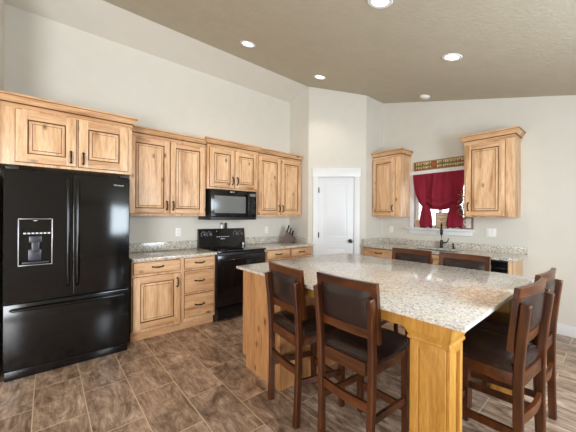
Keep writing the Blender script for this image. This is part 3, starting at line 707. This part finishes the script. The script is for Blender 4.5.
SIGN = plain('brown_sign_board', (112, 82, 44), 0.6); GOLD = plain('antique_gold_frame', (150, 116, 62), 0.5); CREAM = plain('cream_sign_paint', (208, 190, 146), 0.6); REDP = plain('red_sign_paint', (170, 84, 50), 0.6)
t = thing('wall_sign', 'long narrow wooden sign with cream lettering resting above the window', 'sign', (LX - .002, 2.228, WZ1 + .0725), R(-90))
SL, SH = .79, .148
f = MB()
for a in ((0, SL, 0, .016), (0, SL, SH - .016, SH), (0, .016, .016, SH - .016), (SL - .016, SL, .016, SH - .016)): f.box(a[0], a[1], -.022, -.002, a[2], a[3], 0, .003)
f.build('frame', GOLD, t)
m = MB(); m.box(0, SL, -.016, -.004, .004, SH - .004); rr = random.Random(3); x = .04
while x < SL - .06:                     # lettering too small to read in the photograph: strokes only
    wl = rr.uniform(.016, .026)
    if not (.27 < x < .36):
        for zr, hh in ((.088, .052), (.028, .036)):
            m.box(x, x + .006, -.0185, -.0155, zr, zr + hh, 1); m.box(x + .006, x + wl - .004, -.0185, -.0155, zr + (hh - .007) * rr.choice((0, .5)), zr + hh, 1)
    x += wl + rr.choice((.004, .004, .004, .016))
m.build('board', [SIGN, CREAM], t)
MB().lathe([(.034, 0), (.034, .003)], (.315, -.0155, .085), (0, -1, 0), 18).lathe([(.015, 0), (.015, .005)], (.295, -.0155, .035), (0, -1, 0), 14).build('emblem', REDP, t)

BEIGE = plain('washed_beige_board', (205, 180, 155), 0.7, var=.1); PINKW = plain('pinkish_wood', (222, 182, 160), 0.6, var=.12); RUST = plain('rustic_grey_wood', (132, 104, 84), 0.7, var=.15)
SILL = WZ0
t = thing('picture_frame', 'small pinkish wooden picture frame at the left end of the sill', 'picture frame', (LX - .005, 2.205, SILL), R(-90))
MB().box(0, .075, -.022, -.004, 0, .125, 0, .003).build('frame', PINKW, t); MB().box(.014, .061, -.0235, -.0215, .018, .107).build('picture', BEIGE, t)
t = thing('sign_board', 'square beige wooden sign with brown lettering in the middle of the sill', 'sign', (LX - .015, 1.872, SILL), R(-90))
f = MB()
for a in ((0, .185, 0, .012), (0, .185, .233, .245), (0, .012, .012, .233), (.173, .185, .012, .233)): f.box(a[0], a[1], -.028, -.003, a[2], a[3], 0, .002)
f.build('frame', RUST, t)
m = MB(); m.box(0, .185, -.024, -.004, 0, .245, 0, .003)
for i, (zz, ww) in enumerate(((.195, .11), (.150, .13), (.120, .06), (.085, .12), (.045, .12))):
    k = 0; x = .0925 - ww / 2
    while x < .0925 + ww / 2: m.box(x, x + .008, -.0255, -.0235, zz, zz + (.012 if i != 2 else .02), 1); x += .013
m.build('board', [BEIGE, RUST], t)
t = thing('framed_wreath', 'square rustic frame holding a pale heart wreath at the right end of the sill', 'wreath', (LX - .004, 1.52, SILL), R(-90))
f = MB()
for a in ((0, .155, 0, .018), (0, .155, .157, .175), (0, .018, .018, .157), (.137, .155, .018, .157)): f.box(a[0], a[1], -.026, -.004, a[2], a[3], 0, .003)
f.build('frame', RUST, t); MB().box(.015, .14, -.010, -.006, .015, .16).build('backing', plain('brown_paper', (176, 138, 112), .8), t)
pts = []
for k in range(25):
    a = 2 * math.pi * k / 24; pts.append((.0775 + .0030 * 16 * math.sin(a) ** 3, -.022, .090 + .0030 * (13 * math.cos(a) - 5 * math.cos(2 * a) - 2 * math.cos(3 * a) - math.cos(4 * a))))
MB().tube(pts, .0095, 8).build('wreath', plain('pale_wreath_twine', (226, 214, 200), .8, var=.2), t)
LEAF = plain('dusty_green_leaves', (168, 178, 146), .7, var=.3); TWIG = plain('twig_brown', (120, 96, 70), .8)
t = thing('greenery_garland', 'dusty green leaf garland hanging at the right edge of the red curtain', 'garland', (LX - .195, 1.438, 1.395))
MB().tube([(0, 0, .36), (.01, .012, .26), (0, -.005, .15), (.008, .006, .05), (0, 0, 0)], .005).tube([(0, 0, .355), (.055, 0, .37), (.09, 0, .365)], .004).build('stem', TWIG, t)
m = MB(); rr = random.Random(5)
for k in range(120):
    z = rr.uniform(0, .34); a = rr.uniform(0, 6.283); rad = rr.uniform(.012, .055) * (1.1 - abs(z - .14) * 1.6); c0 = Vector((rad * math.cos(a) * .8, rad * math.sin(a), z)); d0 = Vector((math.cos(a), math.sin(a), rr.uniform(-.5, .7))).normalized()
    sd_ = d0.cross(Vector((0, 0, 1))).normalized() * rr.uniform(.012, .018); lnn = rr.uniform(.034, .052); up_ = sd_.cross(d0).normalized() * .002
    vs = [m.bm.verts.new(p) for p in (c0, c0 + d0 * lnn * .5 + sd_ + up_, c0 + d0 * lnn, c0 + d0 * lnn * .5 - sd_ + up_)]
    m.bm.faces.new(vs)
m.build('leaves', LEAF, t, smooth=False)

# ------------------------------------------------------------------ island
IX0, IX1, IY0, IY1 = 1.338, 2.90, .425, 2.318
t = thing('kitchen_island', 'large kitchen island with granite top and square golden posts', 'island', ((IX0 + IX1) / 2, (IY0 + IY1) / 2, 0))
ox, oy = (IX0 + IX1) / 2, (IY0 + IY1) / 2
def lo(x0, x1, y0, y1): return x0 - ox, x1 - ox, y0 - oy, y1 - oy
m = MB(); m.box(*lo(IX0, IX1, IY0, IY1), .891, .914, 0, .003, 2); m.build('countertop', ISLGRAN, t)
BX0, BX1, BY0, BY1 = 1.395, 2.80, 1.735, 2.29
m = MB(); m.box(*lo(BX0 + .02, BX1 - .02, BY0 + .02, BY1), .10, .8905); m.box(*lo(BX0 + .02, BX1 - .02, BY0 + .02, BY1 - .06), 0, .10); m.build('cabinet_body', ISLWOOD, t)
for x in (BX0, BX1 - .02):
    m = MB(); m.prism([(BY0 - oy, 0), (BY1 - .06 - oy, 0), (BY1 - .06 - oy, .10), (BY1 - oy, .10), (BY1 - oy, .8905), (BY0 - oy, .8905)], 'x', x - ox, x + .0195 - ox); m.build('end_panel', ISLWOOD, t)
MB().box(*lo(BX0 + .02, BX1 - .02, BY0, BY0 + .0195), 0, .8905).build('back_panel', ISLWOOD, t)
# doors of the island face the range
for k in range(3):
    a = BX0 + .03 + k * .45
    m = MB(); m.box(*lo(a, a + .43, BY1 + .001, BY1 + .02), .14, .86, 0, .004); dd = m.build('door', ISLWOOD, t)
# posts and aprons
def post(cx, cy):
    s_ = .079; m = MB(); X, Y = cx - ox, cy - oy
    m.box(X - s_, X + s_, Y - s_, Y + s_, .0, .80, 0, .003)
    # frame and panel look on the four sides
    for sx, sy in ((1, 0), (-1, 0), (0, 1), (0, -1)):
        for a0, a1, z0, z1 in ((-s_, -s_ + .035, .0, .80), (s_ - .035, s_, .0, .80), (-s_ + .035, s_ - .035, .0, .12), (-s_ + .035, s_ - .035, .745, .80)):
            e = s_ + .014
            if sx: m.box(X + sx * e - (.014 if sx > 0 else 0), X + sx * e + (0 if sx > 0 else .014), Y + a0, Y + a1, z0, z1, 0, .0015)
            else: m.box(X + a0, X + a1, Y + sy * e - (.014 if sy > 0 else 0), Y + sy * e + (0 if sy > 0 else .014), z0, z1, 0, .0015)
    po = m.build('post', GOLDWOOD, t)
    prof = [(s_ + .010, .775), (s_ + .019, .782), (s_ + .019, .792), (s_ + .015, .797), (s_ + .018, .806), (s_ + .027, .826), (s_ + .029, .832), (s_ + .029, .8905)]
    m = MB(); rows = [[m.bm.verts.new((X + a * e, Y + b * e, z)) for a, b in ((-1, -1), (1, -1), (1, 1), (-1, 1))] for e, z in prof]
    for i in range(len(rows) - 1):
        for k in range(4): m.bm.faces.new((rows[i][k], rows[i][(k + 1) % 4], rows[i + 1][(k + 1) % 4], rows[i + 1][k]))
    m.bm.faces.new(rows[0][::-1]); m.bm.faces.new(rows[-1]); m.build('capital', GOLDWOOD, po)
    return po
PY = .592
post(1.464, PY); post(2.795, PY)
m = MB(); m.box(*lo(1.440, 1.462, PY + .111, BY0 - .001), .80, .8905, 0, .002); m.build('apron', GOLDWOOD, t)
m = MB(); m.box(*lo(2.776, 2.798, PY + .111, BY0 - .001), .80, .8905, 0, .002); m.build('apron', GOLDWOOD, t)
m = MB(); m.box(*lo(1.578, 2.682, PY + .03, PY + .052), .80, .8905, 0, .002); m.build('apron', GOLDWOOD, t)

# ------------------------------------------------------------------ counter-height chairs (local: the sitter looks along +y)
def make_chair(label):
    t = thing('counter_chair', label, 'chair', (0, 0, 0), 0, None)
    hw = .166
    for sx in (-1, 1):               # rear legs run up as posts of the back, bowed
        pts = [(-.204, 0), (-.198, .16), (-.193, .36), (-.193, .54), (-.198, .66), (-.210, .80), (-.224, .93), (-.228, .955)]
        pts = [(sx * (.170 + .022 * z), y, z) for y, z in pts]
        m = MB(); m.tube(pts, .02, flat=(.042, .034)); es = [e for e in m.bm.edges]
        o = m.build('leg', ESPRESSO, t)
        bv = o.modifiers.new('soft', 'BEVEL'); bv.width = .006; bv.segments = 2; bv.limit_method = 'ANGLE'
    for sx in (-1, 1):
        m = MB(); m.hexa([(sx * .166 + a * .016, .195 + b * .016, 0) for a, b in ((-1, -1), (1, -1), (1, 1), (-1, 1))], [(sx * .166 + a * .022, .195 + b * .022, .588) for a, b in ((-1, -1), (1, -1), (1, 1), (-1, 1))])
        m.build('leg', ESPRESSO, t)
    m = MB()
    m.box(-.145, .145, .186, .208, .52, .592, 0, .004); m.box(-.145, .145, -.205, -.183, .52, .592, 0, .004); sa = m
    for sx in (-1, 1): m.box(sx * .166 - .011, sx * .166 + .011, -.18, .175, .52, .592, 0, .004)
    m.build('seat_frame', ESPRESSOX, t)
    # cushion: domed, rounded corners
    hx, hy = .212, .212
    def cush(u, v):
        a = u * 2 - 1; b = v * 2 - 1
        k = 1 - .10 * (abs(a) * abs(b)) ** 3
        return (a * hx * k * (1 - .03 * (v)), .012 + b * hy * k, .645 + .012 * (1 - a ** 4) * (1 - b ** 4) - .030 * max(abs(a), abs(b)) ** 14)
    m = MB(); m.grid(cush, 22, 22)
    bm = m.bm; be = [e for e in bm.edges if e.is_boundary]; r = bmesh.ops.extrude_edge_only(bm, edges=be)
    for v in [g for g in r['geom'] if isinstance(g, bmesh.types.BMVert)]: v.co.z = .5935; v.co.x *= .985; v.co.y = .012 + (v.co.y - .012) * .985
    be = [e for e in bm.edges if e.is_boundary]; bmesh.ops.holes_fill(bm, edges=be)
    m.build('seat', LEATHER, t)
    # back: a bowed frame set in front of the posts, with a padded panel
    def bx(x, z): return -.178 - .032 * ((z - .70) / .34) ** 1.25 + (-.018 * (1 - (x / .215) ** 2) if True else 0) + .012
    def slabp(m, x0, x1, z0, z1, t0, nx=8, nz=4, y_off=0.0, dome=0.0):
        def P(u, v, s):
            x = x0 + (x1 - x0) * u; z = z0 + (z1 - z0) * v
            dm = dome * (1 - (2 * u - 1) ** 6) * (1 - (2 * v - 1) ** 6)
            return (x, bx(x, max(z, .7)) + y_off + s * (t0 / 2 + dm), z)
        gs = []
        for s in (-1, 1): gs.append([[m.bm.verts.new(P(i / nx, j / nz, s)) for j in range(nz + 1)] for i in range(nx + 1)])
        for g in gs:
            for i in range(nx):
                for j in range(nz): m.bm.faces.new((g[i][j], g[i + 1][j], g[i + 1][j + 1], g[i][j + 1]))
        A, B = gs
        for i in range(nx):
            m.bm.faces.new((A[i][0], A[i + 1][0], B[i + 1][0], B[i][0])); m.bm.faces.new((A[i][nz], A[i + 1][nz], B[i + 1][nz], B[i][nz]))
        for j in range(nz):
            m.bm.faces.new((A[0][j], A[0][j + 1], B[0][j + 1], B[0][j])); m.bm.faces.new((A[nx][j], A[nx][j + 1], B[nx][j + 1], B[nx][j]))
        return m
    slabp(MB(), -.213, .213, .980, 1.030, .026).build('top_rail', ESPRESSOX, t)
    slabp(MB(), -.173, .173, .722, .772, .024).build('lower_rail', ESPRESSOX, t)
    for sx in (-1, 1): slabp(MB(), -.213 if sx < 0 else .175, -.175 if sx < 0 else .213, .705, .980, .026, 2, 6).build('back_stile', ESPRESSO, t)
    slabp(MB(), -.174, .174, .773, .979, .022, 12, 8, 0, .014).build('back_cushion', LEATHER, t)
    # stretchers
    MB().box(-.148, .148, .186, .206, .17, .215, 0, .003).build('footrest', ESPRESSOX, t)
    def bow(u): return (-.160 + .32 * u, -.222 - .0 * u, .345 + .0 * u)
    MB().tube([(-.164 + .0328 * k, -.192 - .014 * math.sin(math.pi * k / 10), .36) for k in range(11)], .01, flat=(.020, .05)).build('rear_stretcher', ESPRESSOX, t)
    for sx in (-1, 1): MB().hexa([(sx * .166 - .009, -.212, .262), (sx * .166 + .009, -.212, .262), (sx * .166 + .009, .177, .232), (sx * .166 - .009, .177, .232)], [(sx * .166 - .009, -.212, .302), (sx * .166 + .009, -.212, .302), (sx * .166 + .009, .177, .272), (sx * .166 - .009, .177, .272)]).build('side_stretcher', ESPRESSO, t)
    return t
G = 'counter-height chairs around the island'
c0 = make_chair('dark wood leather counter chair at the island, nearest the golden base panel'); c0['group'] = G
c0.location = (1.468, 1.512, 0); c0.rotation_euler = (0, 0, R(-98))
dup(c0, (1.500, 1.030, 0), R(-90), 'dark wood leather counter chair seen from behind, just left of the golden post', G)
dup(c0, (1.995, .506, 0), R(-5.5), 'nearer dark leather counter chair at the right end of the island', G)
dup(c0, (2.490, .512, 0), R(-3), 'farther dark leather counter chair at the right end, nearest the white baseboard', G)
dup(c0, (2.795, 1.470, 0), R(90), 'counter chair on the far side of the island, left of the faucet', G)
dup(c0, (2.795, .965, 0), R(90), 'counter chair on the far side of the island, nearest the black dishwasher', G)

# ------------------------------------------------------------------ ceiling fittings
slope = math.atan(.259)
def downlight(label, x, y, watts, lit=True):
    o = thing('recessed_light' if lit else 'smoke_detector', label, 'ceiling light' if lit else 'smoke detector', (x, y, zc(y)), 0, 'recessed ceiling lights' if lit else None)
    o.rotation_euler = (slope, 0, 0)
    if lit:
        MB().lathe([(.062, -.001), (.066, -.006), (.09, -.007), (.095, -.001)], (0, 0, 0), (0, 0, 1), 28).build('trim_ring', WHITE, o)
        MB().lathe([(.060, -.0015), (.060, -.0045), (.03, -.0065)], (0, 0, 0), (0, 0, 1), 28).build('lens', LAMP, o)
        d = bpy.data.lights.new('lamp', 'SPOT'); d.energy = watts; d.spot_size = R(125); d.spot_blend = .6; d.shadow_soft_size = .06; d.color = (1.0, .88, .74)
        l = bpy.data.objects.new('lamp', d); COL.objects.link(l); l.parent = o; l.location = (0, 0, -.03); l.rotation_euler = (-slope, 0, 0)
    else:
        MB().lathe([(.07, 0), (.07, -.02), (.055, -.035), (.01, -.037)], (0, 0, 0), (0, 0, 1), 28).build('housing', PLATE, o)
    return o
downlight('lit recessed ceiling light, high above the range side, left of the picture', 1.849, 2.957, 18)
downlight('lit recessed ceiling light, smallest and nearest the pantry corner', 3.097, 2.936, 18)
downlight('lit recessed ceiling light, cut by the top edge of the photo', 1.913, 1.194, 18)
downlight('lit recessed ceiling light, above the sink side of the island', 3.098, 1.114, 18)
downlight('white round smoke detector on the ceiling near the window wall', 4.328, 1.929, 0, False)
